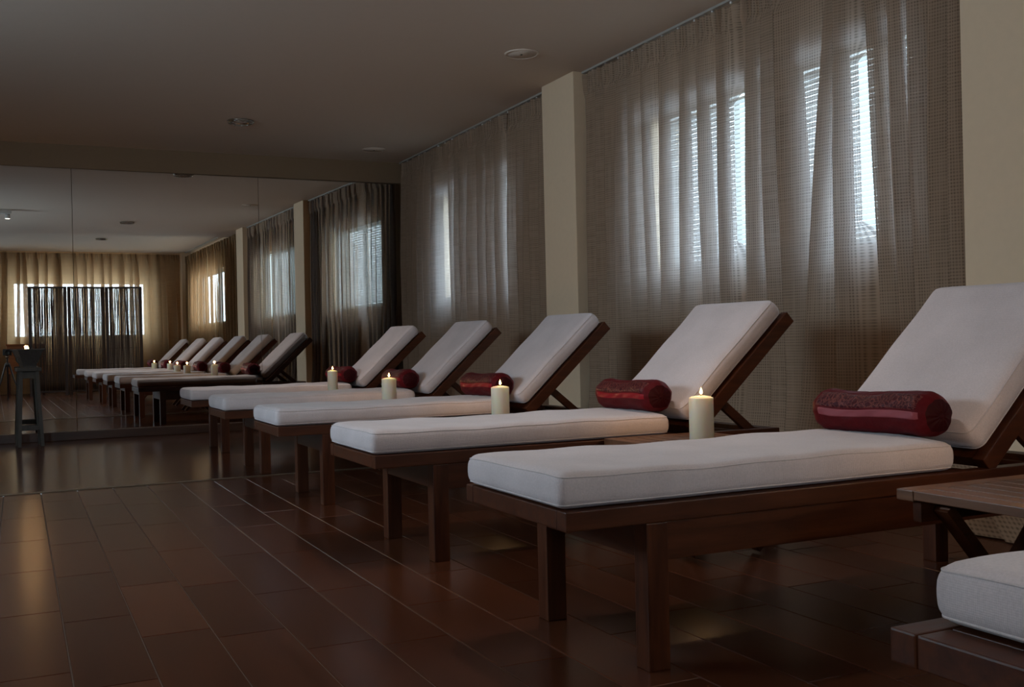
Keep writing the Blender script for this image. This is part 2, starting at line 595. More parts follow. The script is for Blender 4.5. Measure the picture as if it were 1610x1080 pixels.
def tile_floor():
    V, Fc, T = [], [], []
    w, L, g, bv = 0.178, 0.643, 0.0026, 0.0016
    x0 = 0.099
    known = {0: 0.080, -1: 0.23, 1: 0.571, 2: 0.307, 3: 0.203, 4: 0.627, 5: 0.567, 6: 0.26, 7: 0.617, 8: 0.36}
    rnd = random.Random(5)
    k0 = int(math.floor((RX0 - x0) / w)) - 1
    k1 = int(math.ceil((RX1 - x0) / w)) + 1
    for k in range(k0, k1):
        xa, xb = x0 + (k - 1) * w, x0 + k * w
        # column k: k=0 lies left of x0
        off = known.get(k, rnd.random() * L)
        j0 = int(math.floor((RY0 - off) / L)) - 1
        for j in range(j0, 20):
            ya, yb = off + j * L, off + (j + 1) * L
            X0, X1 = max(xa, RX0) + g / 2, min(xb, RX1) - g / 2
            Y0, Y1 = max(ya, RY0) + g / 2, min(yb, 6.087) - g / 2
            if X1 - X0 < 0.006 or Y1 - Y0 < 0.006: continue
            b = len(V)
            zt, zb = 0.0, -0.0025
            V += [(X0, Y0, zb), (X1, Y0, zb), (X1, Y1, zb), (X0, Y1, zb),
                  (X0 + bv, Y0 + bv, zt), (X1 - bv, Y0 + bv, zt), (X1 - bv, Y1 - bv, zt), (X0 + bv, Y1 - bv, zt)]
            fs = [(4, 5, 6, 7), (0, 1, 5, 4), (1, 2, 6, 5), (2, 3, 7, 6), (3, 0, 4, 7)]
            t = rnd.random()
            for f in fs:
                Fc.append(tuple(b + i for i in f)); T.append(t)
    nt = len(Fc)
    b = len(V)
    V += [(RX0, RY0, -0.0022), (RX1, RY0, -0.0022), (RX1, 6.09, -0.0022), (RX0, 6.09, -0.0022),
          (RX0, RY0, -0.1), (RX1, RY0, -0.1), (RX1, 6.09, -0.1), (RX0, 6.09, -0.1)]
    for f in ((0, 1, 2, 3), (7, 6, 5, 4)):
        Fc.append(tuple(b + i for i in f)); T.append(0.5)
    me = bpy.data.meshes.new('floor')
    me.from_pydata(V, [], Fc)
    tone_attr(me, T)
    o = link_mesh('floor', me, M['tile'])
    me.materials.append(M['grout'])
    for i in range(nt, len(Fc)): me.polygons[i].material_index = 1
    return struct(o, 'dark brown wood-look tiled floor')


def plank_floor():
    V, Fc, T = [], [], []
    rnd = random.Random(8)
    y = 6.12
    while y < 9.6:
        y1 = min(y + 0.175, 9.62)
        x = RX0 - rnd.random() * 1.2
        while x < RX1:
            x1 = x + 1.38
            a, bq = max(x, RX0), min(x1, RX1)
            if bq - a > 0.01:
                b = len(V)
                e = 0.0006
                V += [(a + e, y + e, 0), (bq - e, y + e, 0), (bq - e, y1 - e, 0), (a + e, y1 - e, 0)]
                Fc.append((b, b + 1, b + 2, b + 3)); T.append(0.35 + 0.3 * rnd.random())
            x = x1
        y = y1
    b = len(V)
    V += [(RX0, 6.09, -0.0012), (RX1, 6.09, -0.0012), (RX1, RY1, -0.0012), (RX0, RY1, -0.0012),
          (RX0, 6.09, -0.1), (RX1, 6.09, -0.1), (RX1, RY1, -0.1), (RX0, RY1, -0.1)]
    for f in ((0, 1, 2, 3), (7, 6, 5, 4)):
        Fc.append(tuple(b + i for i in f)); T.append(0.2)
    me = bpy.data.meshes.new('floor')
    me.from_pydata(V, [], Fc)
    tone_attr(me, T)
    return struct(link_mesh('floor', me, M['plank']), 'glossy dark brown plank floor in front of the mirrors')


tile_floor()
plank_floor()


# windows: frame > mullion, pane, sill
def window(n, axis, p_in, p_out, a0, a1, z0, z1, nm):
    sgn = 1 if p_out > p_in else -1
    pf = p_in + sgn * 0.10
    def bx(mb, a, b, lo, hi, q0, q1):
        q0, q1 = min(q0, q1), max(q0, q1)
        if axis == 'x': mb.box((q0, a, lo), (q1, b, hi), 0.003)
        else: mb.box((a, q0, lo), (b, q1, hi), 0.003)
    f = MB()
    t = 0.045
    bx(f, a0, a1, z0, z0 + t, pf, pf + sgn * 0.05); bx(f, a0, a1, z1 - t, z1, pf, pf + sgn * 0.05)
    bx(f, a0, a0 + t, z0 + t, z1 - t, pf, pf + sgn * 0.05); bx(f, a1 - t, a1, z0 + t, z1 - t, pf, pf + sgn * 0.05)
    for k in range(1, nm):
        c = a0 + (a1 - a0) * k / nm
        bx(f, c - 0.025, c + 0.025, z0 + t, z1 - t, pf, pf + sgn * 0.05)
    o = struct(f.build('window_%d' % n, M['white']))
    p = MB(); bx(p, a0 + t, a1 - t, z0 + t, z1 - t, pf + sgn * 0.022, pf + sgn * 0.028)
    p.build('pane', M['glass'], o)
    s = MB(); bx(s, a0, a1, z0 - 0.02, z0 + 0.004, p_in - sgn * 0.015, pf)
    s.build('window_sill', M['white'], o)


for i, (a, b, z0, z1) in enumerate(WIN_RIGHT):
    window(i + 1, 'x', RX1, RX1 + 0.22, a, b, z0, z1, 3 if b - a > 2 else 2)
window(4, 'y', RY0, RY0 - 0.22, *WIN_REAR, 3)
window(6, 'y', RY0, RY0 - 0.22, *WIN_REAR_SIDE, 1)
window(5, 'x', RX0, RX0 - 0.22, *WIN_LEFT, 2)


def blind(a, b, z0, z1, label):
    root = empty('window_blind', (RX1 + 0.05, a, z0))
    tag(root, label, 'blind')
    sl = MB()
    n = int((z1 - z0 - 0.06) / 0.026)
    for k in range(n):
        z = 0.03 + k * 0.026
        sl.bar((0, 0.05, z), (0, b - a - 0.05, z), 0.0012, 0.027, up=(0.40, 0, 0.92))
    sl.build('slats', M['slat'], root)
    MB().box((-0.02, 0.045, z1 - z0 - 0.035), (0.02, b - a - 0.045, z1 - z0 - 0.003), 0.003).build('head_rail', M['white'], root)
    for q in (0.3, 0.7):
        MB().tube([(0.014, (b - a) * q, 0.02), (0.014, (b - a) * q, z1 - z0 - 0.03)], 0.0012, 5).build('cord', M['white'], root)


blind(*WIN_RIGHT[0], 'white slatted window blind glowing behind the large curtain on the right')
blind(*WIN_RIGHT[1], 'white slatted window blind behind the curtain beside the mirrored wall')


# ------------------------------------------------------------------ curtains
def catmull(P, n):
    out = []
    for i in range(len(P) - 1):
        p0, p1, p2, p3 = P[max(i - 1, 0)], P[i], P[i + 1], P[min(i + 2, len(P) - 1)]
        for k in range(n):
            t = k / n
            q = []
            for d in range(2):
                a0, a1, a2, a3 = p0[d], p1[d], p2[d], p3[d]
                q.append(0.5 * (2 * a1 + (a2 - a0) * t + (2 * a0 - 5 * a1 + 4 * a2 - a3) * t * t + (3 * a1 - a0 - 3 * a2 + a3) * t ** 3))
            out.append(q)
    out.append(list(P[-1]))
    return out


def make_curtain(name, s0, s1, folds, to_world, mat, seed, ztop=2.474, flare=None, depth=0.042, hem=0.006, push=0.10, nz=44, close=0.0):
    """folds: (centre, overlap width, slant) along s; cloth doubles back over itself at each fold"""
    rnd = random.Random(seed)
    fd = []
    for (c, w, sl) in sorted(folds):
        fd.append((c, w, sl, rnd.uniform(0.7, 1.25), rnd.uniform(-1, 1)))
    rows = []
    for j in range(nz):
        v = j / (nz - 1)
        z = hem + (ztop - hem) * (v ** 0.9)
        hd = max(0.0, min(1.0, (z - (ztop - 0.16)) / 0.05))       # gathered heading
        hd = hd * hd * (3 - 2 * hd)
        zn = (z - 1.4)
        P = []
        dd = depth * (0.55 + 0.45 * min(1, (ztop - z) / 0.9)) * (1 - 0.45 * hd)
        cl = max(0.0, min(1.0, (1.22 - z) / 0.05)) + max(0.0, min(1.0, (z - 1.985) / 0.05))
        P.append((s0 - close * cl, 0.004 + 0.05 * cl * (1 if close else 0)))
        prev = s0
        for i, (c, w, sl, am, ph) in enumerate(fd):
            cc = c + sl * zn
            ww = w * (0.75 + 0.25 * min(1, (ztop - z) / 1.0)) * (1 - 0.5 * hd)
            mid = (prev + cc - ww / 2) / 2
            P.append((mid, 0.010 * ph + 0.006 * math.sin(3 * z + i)))
            P.append((cc + ww / 2, -dd * am))
            P.append((cc, 0.0))
            P.append((cc - ww / 2, dd * am))
            prev = cc + ww / 2
        P.append(((prev + s1) / 2, 0.008))
        P.append((s1, 0.0))
        C = catmull(P, 7)
        row = []
        for (s, d) in C:
            d2 = d + hd * 0.019 * math.sin(s * 2 * PI / 0.046 + 2.0 * math.sin(s * 7) + 6 * (z - ztop)) + 0.004 * math.sin(s * 23 + z * 1.7 + seed)
            lo = max(0.0, 1 - z / 0.55)
            d2 -= push * lo * lo
            s2 = s
            if flare:
                fe, fa, fl = flare
                k = max(0.0, 1 - abs(s - fe) / fl)
                s2 += fa * k * lo * lo
                d2 -= 0.16 * k * lo * lo
            row.append((s2, d2, z))
        rows.append(row)
    n = len(rows[0])
    V, UV = [], []
    for row in rows:
        acc = 0.0
        for i, (s, d, z) in enumerate(row):
            if i: acc += math.hypot(s - row[i - 1][0], d - row[i - 1][1])
            V.append(to_world(s, d, z)); UV.append((acc, z))
    # keep arc length of a mid row so that threads run straight down
    mid = [UV[(nz // 2) * n + i][0] for i in range(n)]
    Fc = []
    for j in range(nz - 1):
        for i in range(n - 1):
            a = j * n + i
            Fc.append((a, a + 1, a + n + 1, a + n))
    me = bpy.data.meshes.new(name)
    me.from_pydata(V, [], Fc)
    uvl = me.uv_layers.new(name='weave')
    for p in me.polygons:
        p.use_smooth = True
        for li in p.loop_indices:
            vi = me.loops[li].vertex_index
            uvl.data[li].uv = (mid[vi % n], UV[vi][1])
    return link_mesh(name, me, mat)


def rand_folds(a, b, n, seed, wlo=0.05, whi=0.14):
    rnd = random.Random(seed)
    st = (b - a) / n
    return [(a + st * (k + 0.5) + rnd.uniform(-0.25, 0.25) * st, rnd.uniform(wlo, whi), rnd.uniform(-0.035, 0.035)) for k in range(n)]


CX = 3.385
right = lambda s, d, z: (CX + d, s, z)
rear = lambda s, d, z: (s, RY0 + 0.22 - d, z)

# big bay: three panels with slim gaps where the window shows bare
c1 = make_curtain('curtain', 4.38, 5.93, [(4.47, 0.07, 0.01), (4.63, 0.045, 0.02), (4.83, 0.05, -0.02), (5.02, 0.05, 0.0), (5.19, 0.05, 0.03),
     (5.34, 0.08, 0.01), (5.47, 0.13, -0.01), (5.60, 0.13, 0.01), (5.72, 0.12, 0.0), (5.83, 0.12, 0.01)], right, M['curtain'], 1, close=0.12, depth=0.030)
tag(c1, 'sheer woven grey-brown curtain panel right beside the pillar in the bigger bay', 'curtain', 'sheer curtains along the window wall')
c2 = make_curtain('curtain', 3.495, 4.29, [(4.22, 0.09, -0.01), (4.05, 0.14, 0.03), (3.93, 0.15, 0.035), (3.74, 0.08, -0.10), (3.60, 0.05, 0.0)],
                  right, M['curtain'], 2, close=0.13, depth=0.034)
tag(c2, 'sheer woven curtain panel in the middle of the bigger bay, behind the second nearest lounger', 'curtain', 'sheer curtains along the window wall')
c3 = make_curtain('curtain', 2.885, 3.40, [(3.355, 0.07, 0.05), (3.25, 0.06, 0.04), (3.13, 0.09, 0.02), (3.03, 0.12, 0.0), (2.94, 0.09, 0.0)],
                  right, M['curtain'], 3, flare=(2.885, -0.50, 0.65))
tag(c3, 'sheer woven curtain panel at the far right, ending at the plain beige wall', 'curtain', 'sheer curtains along the window wall')
c4 = make_curtain('curtain', 7.135, 9.50, [(7.26, 0.12, 0.02), (7.42, 0.15, 0.0), (7.60, 0.16, 0.02), (7.78, 0.15, -0.02), (7.95, 0.14, 0.02), (8.08, 0.12, 0.0),
     (8.24, 0.05, 0.03), (8.66, 0.10, -0.03), (8.82, 0.14, 0.0), (8.97, 0.14, 0.01), (9.12, 0.14, 0.0), (9.26, 0.14, 0.01), (9.40, 0.13, 0.0)],
                  right, M['curtain'], 4)
tag(c4, 'sheer woven brown curtain in the far bay, meeting the mirrored wall', 'curtain', 'sheer curtains along the window wall')
c5 = make_curtain('curtain', 6.41, 7.105, [(7.0, 0.14, 0.02), (6.87, 0.14, 0.0), (6.74, 0.15, -0.01), (6.62, 0.15, 0.0), (6.50, 0.13, 0.0)], right, M['curtain'], 5)
tag(c5, 'narrow sheer brown curtain in the far bay, just beyond the pillar', 'curtain', 'sheer curtains along the window wall')
c6 = make_curtain('curtain', -2.93, 2.36, rand_folds(-2.9, 2.35, 24, 9, 0.08, 0.20), right, M['curtain_rear'], 6, nz=30)
tag(c6, 'golden brown curtain in the bay behind the camera, seen in the mirror', 'curtain')
c7 = make_curtain('curtain', -0.6, 3.28, rand_folds(-0.55, 3.25, 22, 10, 0.05, 0.14), rear, M['curtain_rear'], 7, nz=30, ztop=2.52)
tag(c7, 'golden brown curtain behind the bamboo screen, seen in the mirror', 'curtain')


def track(a, b, label, z=RZ):
    root = empty('curtain_track', (CX, a, z))
    tag(root, label, 'curtain track')
    MB().box((-0.014, 0, -0.014), (0.014, b - a, 0.0), 0.002).build('rail', M['track'], root)
    n = int((b - a) / 0.16)
    ro = None
    for k in range(n):
        if ro is None:
            ro = MB().box((-0.004, -0.006, -0.0255), (0.004, 0.006, -0.0145)).build('runner', M['white'], root)
        else:
            ro = ro.copy(); COL.objects.link(ro)
        ro.location = (0, 0.06 + k * 0.16, 0)


track(2.885, 5.945, 'thin pale curtain track on the ceiling above the bigger bay')
track(6.405, 9.555, 'thin pale curtain track on the ceiling above the far bay')
track(-2.94, 1.14, 'thin pale curtain track in the bay behind the camera, seen in the mirror', RZ + 0.06)

# ------------------------------------------------------------------ mirrors
def mirror_panel(x0, x1, label):
    root = empty('wall_mirror', ((x0 + x1) / 2, 9.6, 0.073))
    tag(root, label, 'mirror', 'tall mirror panels on the end wall')
    z0, z1 = 0.0735, 2.3
    nu, nv = 14, 24
    def g(x, z): return 9.6 + 0.009 * (x - 1.5) - 0.003 * (z - 1.1) - 0.0035 * (z - 1.1) ** 2
    V, Fc = [], []
    for j in range(nv):
        for i in range(nu):
            x = x0 + (x1 - x0) * i / (nu - 1); z = z0 + (z1 - z0) * j / (nv - 1)
            V.append((x - root.location.x, g(x, z) - 9.6, z - 0.073))
    nb = len(V)
    for j in range(nv):
        for i in range(nu):
            v = V[j * nu + i]
            V.append((v[0], v[1] + 0.006, v[2]))
    for j in range(nv - 1):
        for i in range(nu - 1):
            a = j * nu + i
            Fc.append((a, a + 1, a + nu + 1, a + nu))
    nf = len(Fc)
    for j in range(nv - 1):
        for i in range(nu - 1):
            a = nb + j * nu + i
            Fc.append((a + nu, a + nu + 1, a + 1, a))
    for j in range(nv - 1):
        for i in (0, nu - 1):
            a = j * nu + i
            b0 = len(V)
            V += [V[a], V[a + nu], V[nb + a + nu], V[nb + a]]
            q = (b0, b0 + 1, b0 + 2, b0 + 3)
            Fc.append(q if i == 0 else q[::-1])
    for i in range(nu - 1):
        for j in (0, nv - 1):
            a = j * nu + i
            b0 = len(V)
            V += [V[a], V[nb + a], V[nb + a + 1], V[a + 1]]
            q = (b0, b0 + 1, b0 + 2, b0 + 3)
            Fc.append(q if j == 0 else q[::-1])
    me = bpy.data.meshes.new('glass')
    me.from_pydata(V, [], Fc)
    for k in range(nf): me.polygons[k].use_smooth = True
    o = link_mesh('glass', me, M['mirror'], root)
    me.materials.append(M['edge'])
    for k in range(nf, len(Fc)): me.polygons[k].material_index = 1


M['edge'] = plain('dark_glass_edge', (0.05, 0.06, 0.05), 0.3)
mirror_panel(-1.126, 0.447, 'left mirror panel, behind the tall grey stool')
mirror_panel(0.4505, 2.0225, 'middle mirror panel, reflecting the row of loungers')
mirror_panel(2.026, 3.44, 'right mirror panel, reflecting the curtain beside the corner')


# ------------------------------------------------------------------ rounded cushions
def rounded_box(sx, sy, sz, r, nx, ny, nzz, warp=None):
    """closed rounded box from 0..s with dense grid faces"""
    bm = bmesh.new()
    cache = {}
    def vert(p):
        k = tuple(round(c, 5) for c in p)
        if k not in cache:
            q = Vector(p)
            inner = Vector((min(max(q.x, r), sx - r), min(max(q.y, r), sy - r), min(max(q.z, r), sz - r)))
            d = q - inner
            if d.length > 1e-9:
                # project cube corner to rounded corner
                d = d.normalized() * r
            w = inner + d
            if warp: w = warp(w)
            cache[k] = bm.verts.new(w)
        return cache[k]
    def lin(s, n):
        # denser near the rounded ends
        pts = [0, r * 0.29, r * 0.62, r]
        body = [r + (s - 2 * r) * i / n for i in range(1, n)]
        return pts + body + [s - r, s - r * 0.62, s - r * 0.29, s]
    X, Y, Z = lin(sx, nx), lin(sy, ny), lin(sz, nzz)
    def face(a, b, c, d):
        vs_ = [vert(a), vert(b), vert(c), vert(d)]
        if len(set(vs_)) == 4:
            try: bm.faces.new(vs_).smooth = True
            except ValueError: pass
    for i in range(len(X) - 1):
        for j in range(len(Y) - 1):
            face((X[i], Y[j], sz), (X[i + 1], Y[j], sz), (X[i + 1], Y[j + 1], sz), (X[i], Y[j + 1], sz))
            face((X[i], Y[j + 1], 0), (X[i + 1], Y[j + 1], 0), (X[i + 1], Y[j], 0), (X[i], Y[j], 0))
    for i in range(len(X) - 1):
        for k in range(len(Z) - 1):
            face((X[i], 0, Z[k]), (X[i + 1], 0, Z[k]), (X[i + 1], 0, Z[k + 1]), (X[i], 0, Z[k + 1]))
            face((X[i], sy, Z[k + 1]), (X[i + 1], sy, Z[k + 1]), (X[i + 1], sy, Z[k]), (X[i], sy, Z[k]))
    for j in range(len(Y) - 1):
        for k in range(len(Z) - 1):
            face((0, Y[j], Z[k + 1]), (0, Y[j + 1], Z[k + 1]), (0, Y[j + 1], Z[k]), (0, Y[j], Z[k]))
            face((sx, Y[j], Z[k]), (sx, Y[j + 1], Z[k]), (sx, Y[j + 1], Z[k + 1]), (sx, Y[j], Z[k + 1]))
    return bm


def cushion(name, sx, sy, sz, r, mat, parent, m, seed, sag=0.006, dens=26):
    def warp(w):
        u, v, t = w.x / sx, w.y / sy, w.z / sz
        w = w.copy()
        top = max(0.0, (t - 0.5) * 2)
        puff = math.sin(PI * min(max(v, 0), 1)) ** 0.6
        w.z += top * (0.007 * puff - sag * math.sin(PI * u) * puff
                      + 0.0022 * math.sin(9 * u * sx + 5 * v + seed) + 0.0016 * math.sin(23 * u * sx - 17 * v * sy + seed * 2.1))
        side = math.sin(PI * min(max(t, 0), 1))
        w.y += (v - 0.5) * 2 * 0.004 * side + 0.0015 * math.sin(14 * u * sx + seed)
        w.x += (u - 0.5) * 2 * 0.004 * side
        return w
    bm = rounded_box(sx, sy, sz, r, int(dens * sx / 0.6) + 2, 12, 3, warp)
    me = bpy.data.meshes.new(name)
    for v in bm.verts: v.co = m @ v.co
    bm.to_mesh(me); bm.free()
    o = link_mesh(name, me, mat, parent)
    # piping along the upper and the lower seam
    mb = MB()
    for zz in (sz - r * 0.42, r * 0.42):
        pts = []
        k = r * 0.16
        def line(a, b, n):
            for i in range(n): pts.append((a[0] + (b[0] - a[0]) * i / n, a[1] + (b[1] - a[1]) * i / n))
        def arc(cx, cyy, a0):
            for i in range(5):
                a = a0 + (PI / 2) * i / 5
                pts.append((cx + (r - k) * math.cos(a), cyy + (r - k) * math.sin(a)))
        n = int(26 * sx / 0.6)
        line((r, k), (sx - r, k), n); arc(sx - r, r, -PI / 2)
        line((sx - k, r), (sx - k, sy - r), 10); arc(sx - r, sy - r, 0)
        line((sx - r, sy - k), (r, sy - k), n); arc(r, sy - r, PI / 2)
        line((k, sy - r), (k, r), 10); arc(r, r, PI)
        mb.tube([m @ warp(Vector((x, y, zz))) for x, y in pts], 0.0019, 5, closed=True)
    mb.build('piping', M['piping'], o)
    return o


# ------------------------------------------------------------------ lounger
LX = 1.06
ANG = R(42.5)
W = 0.55
HX, HZ = 2.265 - LX, 0.458          # crease
UA = Vector((math.cos(ANG), 0, math.sin(ANG)))
NA = Vector((-math.sin(ANG), 0, math.cos(ANG)))
def bp(u, n, y): return Vector((HX, y, HZ)) + UA * u + NA * n


def make_lounger():
    root = empty('sun_lounger', (LX, 0, 0))
    zt, zb = 0.378, 0.334
    f = MB()
    LEN = 1.70
    f.box((0, 0, zb), (LEN, 0.042, zt), 0.003)
    f.box((0, W - 0.042, zb), (LEN, W, zt), 0.003)
    f.box((0.0005, 0.0435, zb + 0.0005), (0.058, W - 0.0435, zt - 0.0003), 0.003)
    f.box((LEN - 0.058, 0.0435, zb), (LEN, W - 0.0435, zt), 0.003)
    f.build('frame', M['teak'], root)
    s = MB()
    x = 0.0605
    while x < HX + 0.02:
        s.box((x, 0.0435, zt - 0.022), (x + 0.062, W - 0.0435, zt - 0.0005), 0.002)
        x += 0.070
    s.build('seat_slats', M['teak_y'], root)
    for (lx, ly) in ((0.205, 0.001), (0.205, W - 0.056), (1.625, 0.001), (1.625, W - 0.056)):
        MB().box((lx, ly, 0), (lx + 0.057, ly + 0.055, zb), 0.003).build('leg', M['teak_z'], root)
    MB().box((0.208, 0.056, 0.252), (0.232, W - 0.056, zb), 0.002).build('crossbar', M['teak_y'], root)
    for y in (0.006, W - 0.030):
        MB().box((0.262, y, 0.247), (1.625, y + 0.024, zb), 0.002).build('apron', M['teak'], root)
    cushion('seat_cushion', 1.185, W - 0.032, 0.078, 0.024, M['linen'], root, Matrix.Translation((-0.004, 0.014, zt + 0.001)), 1.0)
    # backrest: rails, slats, props
    b = MB()
    for y0 in (0.002, W - 0.040):
        m = Matrix((UA, Vector((0, 1, 0)), NA)).transposed().to_4x4()
        m.translation = bp(0, 0, 0)
        b.box((0.012, y0, -0.138), (0.665, y0 + 0.038, -0.086), 0.003, m)
    b.box((0.62, 0.041, -0.128), (0.662, W - 0.041, -0.09), 0.003, m)
    b.box((0.02, 0.041, -0.128), (0.062, W - 0.041, -0.09), 0.003, m)
    b.build('backrest_frame', M['teak'], root)
    s = MB()
    u = 0.07
    while u < 0.61:
        s.box((u, 0.041, -0.104), (u + 0.055, W - 0.041, -0.088), 0.002, m)
        u += 0.0635
    s.build('backrest_slats', M['teak_y'], root)
    mc = Matrix((UA, Vector((0, 1, 0)), NA)).transposed().to_4x4()
    mc.translation = bp(0.034, -0.084, 0.014)
    cushion('back_cushion', 0.622, W - 0.028, 0.083, 0.030, M['linen'], root, mc, 4.0, sag=0.003)
    for y in (0.06, W - 0.06):
        p = MB()
        p.bar(bp(0.20, -0.12, y), (1.62, y, 0.352), 0.036, 0.022, up=(0, 1, 0), bevel=0.002)
        p.build('prop', M['teak'], root)
    MB().tube([(1.62, 0.042, 0.352), (1.62, W - 0.042, 0.352)], 0.009, 8).build('prop_rod', M['teak_y'], root)
    return root


LOUNGERS = [  # (Y0, dx, label)
    (0.440, -0.07, 'sun lounger in the bottom right corner, only its cushion end in view'),
    (1.983, 0.00, 'teak sun lounger with cream cushions and a pink-striped red bolster, nearest whole one'),
    (3.337, 0.01, 'teak sun lounger with cream cushions just behind the nearest candle, second whole one'),
    (4.806, 0.02, 'teak sun lounger with cream cushions whose backrest stands before the beige pillar'),
    (6.200, 0.025, 'teak sun lounger with cream cushions, second from the mirrored wall'),
    (7.660, 0.050, 'teak sun lounger with cream cushions closest to the mirrored wall'),
]
lounger0 = make_lounger()
for i, (y, dx, lab) in enumerate(LOUNGERS):
    o = lounger0 if i == 0 else copy_tree(lounger0)
    o.location = (LX + dx, y, 0)
    tag(o, lab, 'sun lounger', 'sun loungers in a row along the windows')
for ch in lounger0.children:
    if ch.name.startswith(('seat_cushion', 'back_cushion')):
        ch.location.x += 0.062


# ------------------------------------------------------------------ bolsters
def make_bolster():
    root = empty('bolster_cushion', (0, 0, 0))
    L, r = 0.43, 0.064
    def prof(t):                    # radius factor along the length, t 0..1
        e = min(t, 1 - t) * L
        k = 1.0
        if e < 0.035: k = 0.72 + 0.28 * math.sin(PI / 2 * e / 0.035)
        return k * (1 + 0.03 * math.sin(9 * t + 0.5))
    def pt(t, a, off=0.0):
        n = 2.5
        c, s = math.cos(a), math.sin(a)
        q = (abs(c) ** n + abs(s) ** n) ** (-1 / n)
        rr = (r * prof(t) + 0.0016 * math.sin(5 * a + 13 * t) + 0.001 * math.sin(11 * a - 29 * t)) * (0.55 + 0.45 * q) + off
        x, z = rr * c * 1.06, rr * s * 0.94
        z += 0.004 * math.sin(PI * t * 2.2) + r * 0.94
        return Vector((x, (t - 0.5) * L, max(z, 0.0015 * (1 + math.sin(40 * t)))))
    nu, nv = 48, 44
    MB().grid(lambda i, j: pt(j / (nv - 1), 2 * PI * i / nu), nu, nv, closed_u=True).build('cover', M['velvet'], root)
    def patch(name, a0, a1, t0, t1, mat, off):
        na, nn = 12, 36
        MB().grid(lambda i, j: pt(t0 + (t1 - t0) * j / (nn - 1), a0 + (a1 - a0) * i / (na - 1),
                                  off if 0 < i < na - 1 and 0 < j < nn - 1 else -0.001), na, nn).build(name, mat, root)
    patch('brocade_band', R(118), R(166), 0.04, 0.93, M['brocade'], 0.0022)
    patch('satin_stripe', R(169), R(190), 0.03, 0.90, M['satin'], 0.0026)
    for e in (0, 1):
        def cap(i, j, e=e):
            q = 1 - j / 9
            a = 2 * PI * i / 48
            p = pt(e, a)
            c = Vector((0, p.y, r * 0.94))
            p = c + (p - c) * max(q, 0.02)
            p.y += (1 if e else -1) * (0.011 * math.sin(PI / 2 * (1 - q)) + 0.0018 * math.sin(a * 13) * (q * (1 - q) * 4) - 0.006 * max(0, 0.25 - q) * 4)
            return p
        MB().grid(cap, 48, 10, closed_u=True).build('end_cap', M['cap'], root)
        MB().lathe([(0, -0.003), (0.008, -0.002), (0.011, 0.002), (0.008, 0.006), (0, 0.007)], 14).xform(
            Matrix.Translation((0, (0.5 * L + 0.0035) * (1 if e else -1), r * 0.94)) @ Matrix.Rotation(R(-90 if e else 90), 4, 'X')).build('button', M['cap'], root)
    return root


bol0 = make_bolster()
BOL = [
    (2.20, 'dark red bolster on the cropped lounger at the right edge, seen in the mirror', 1.0),
    (0.0, 'dark red bolster with a dusty pink satin stripe on the nearest whole lounger', 1.0),
    (0.0, 'dark red bolster with a bright red stripe beside the lit candle on the slatted table', -2.5),
    (0.0, 'dark red bolster behind the candle, on the lounger before the beige pillar', 2.0),
    (0.0, 'dark red bolster on the second lounger from the mirrored wall', -1.5),
    (0.0, 'dark red bolster on the lounger closest to the mirrored wall', 2.0),
]
for i, (q, lab, rot) in enumerate(BOL):
    o = bol0 if i == 0 else copy_tree(bol0)
    y, dx, _ = LOUNGERS[i]
    o.location = (2.233 + dx + (0.062 if i == 0 else 0), y + W / 2 + (0.0 if i != 2 else -0.01), 0.4625)
    o.rotation_euler = (0, 0, R(rot))
    tag(o, lab, 'bolster cushion', 'red bolsters on the loungers')
    if i == 1:
        for ch in o.children:
            if ch.name.startswith('satin_stripe'):
                me = ch.data.copy()
                me.materials.clear(); me.materials.append(M['satin_pink'])
                ch.data = me


# ------------------------------------------------------------------ side tables
def make_table():
    root = empty('side_table', (0, 0, 0))
    sx, sy, zt = 0.45, 0.48, 0.385
    t = MB()
    t.box((0, 0, zt - 0.026), (sx, 0.05, zt), 0.003)
    t.box((0, sy - 0.05, zt - 0.026), (sx, sy, zt), 0.003)
    n = 8
    g = 0.006
    w = (sx - g * (n - 1)) / n
    for k in range(n):
        x = k * (w + g)
        t.box((x, 0.052, zt - 0.022), (x + w, sy - 0.052, zt - 0.0004), 0.002)
    t.build('tabletop', M['table'], root)
    for y in (0.03, sy - 0.055):
        MB().box((0.02, y, zt - 0.075), (sx - 0.02, y + 0.025, zt - 0.027), 0.002).build('apron', M['teak'], root)
    for (y, a, b) in ((0.058, 0.06, 0.36), (0.086, 0.39, 0.09), (sy - 0.082, 0.06, 0.36), (sy - 0.110, 0.39, 0.09)):
        lg = MB()
        lg.bar((a, y, zt - 0.04), (b, y, 0.0135), 0.024, 0.042, up=(0, 1, 0), bevel=0.002)
        for v in lg.bm.verts: v.co.z = max(v.co.z, 0.0)
        lg.build('leg', M['teak'], root)
    return root


TABLES = [  # x, y
    (1.855, 1.345, 'slatted teak side table at the right edge, between the two nearest loungers'),
    (1.945, 2.845, 'slatted teak side table under the nearest candle'),
    (1.93, 4.13, 'slatted teak side table under the candle in front of the pillar lounger'),
    (1.83, 5.56, 'slatted teak side table under the third candle from the front'),
    (1.93, 6.97, 'slatted teak side table under the candle nearest the mirror'),
]
tab0 = make_table()
for i, (x, y, lab) in enumerate(TABLES):
    o = tab0 if i == 0 else copy_tree(tab0)
    o.location = (x, y, 0)
    tag(o, lab, 'side table', 'slatted side tables between the loungers')


# ------------------------------------------------------------------ candles
def flame_mesh(mb, x, y, z, h=0.026, r=0.0058):
    prof = [(0, 0), (r * 0.6, h * 0.08), (r, h * 0.28), (r * 0.82, h * 0.5), (r * 0.42, h * 0.76), (0, h)]
    return mb.lathe(prof, 14, (x, y, z))


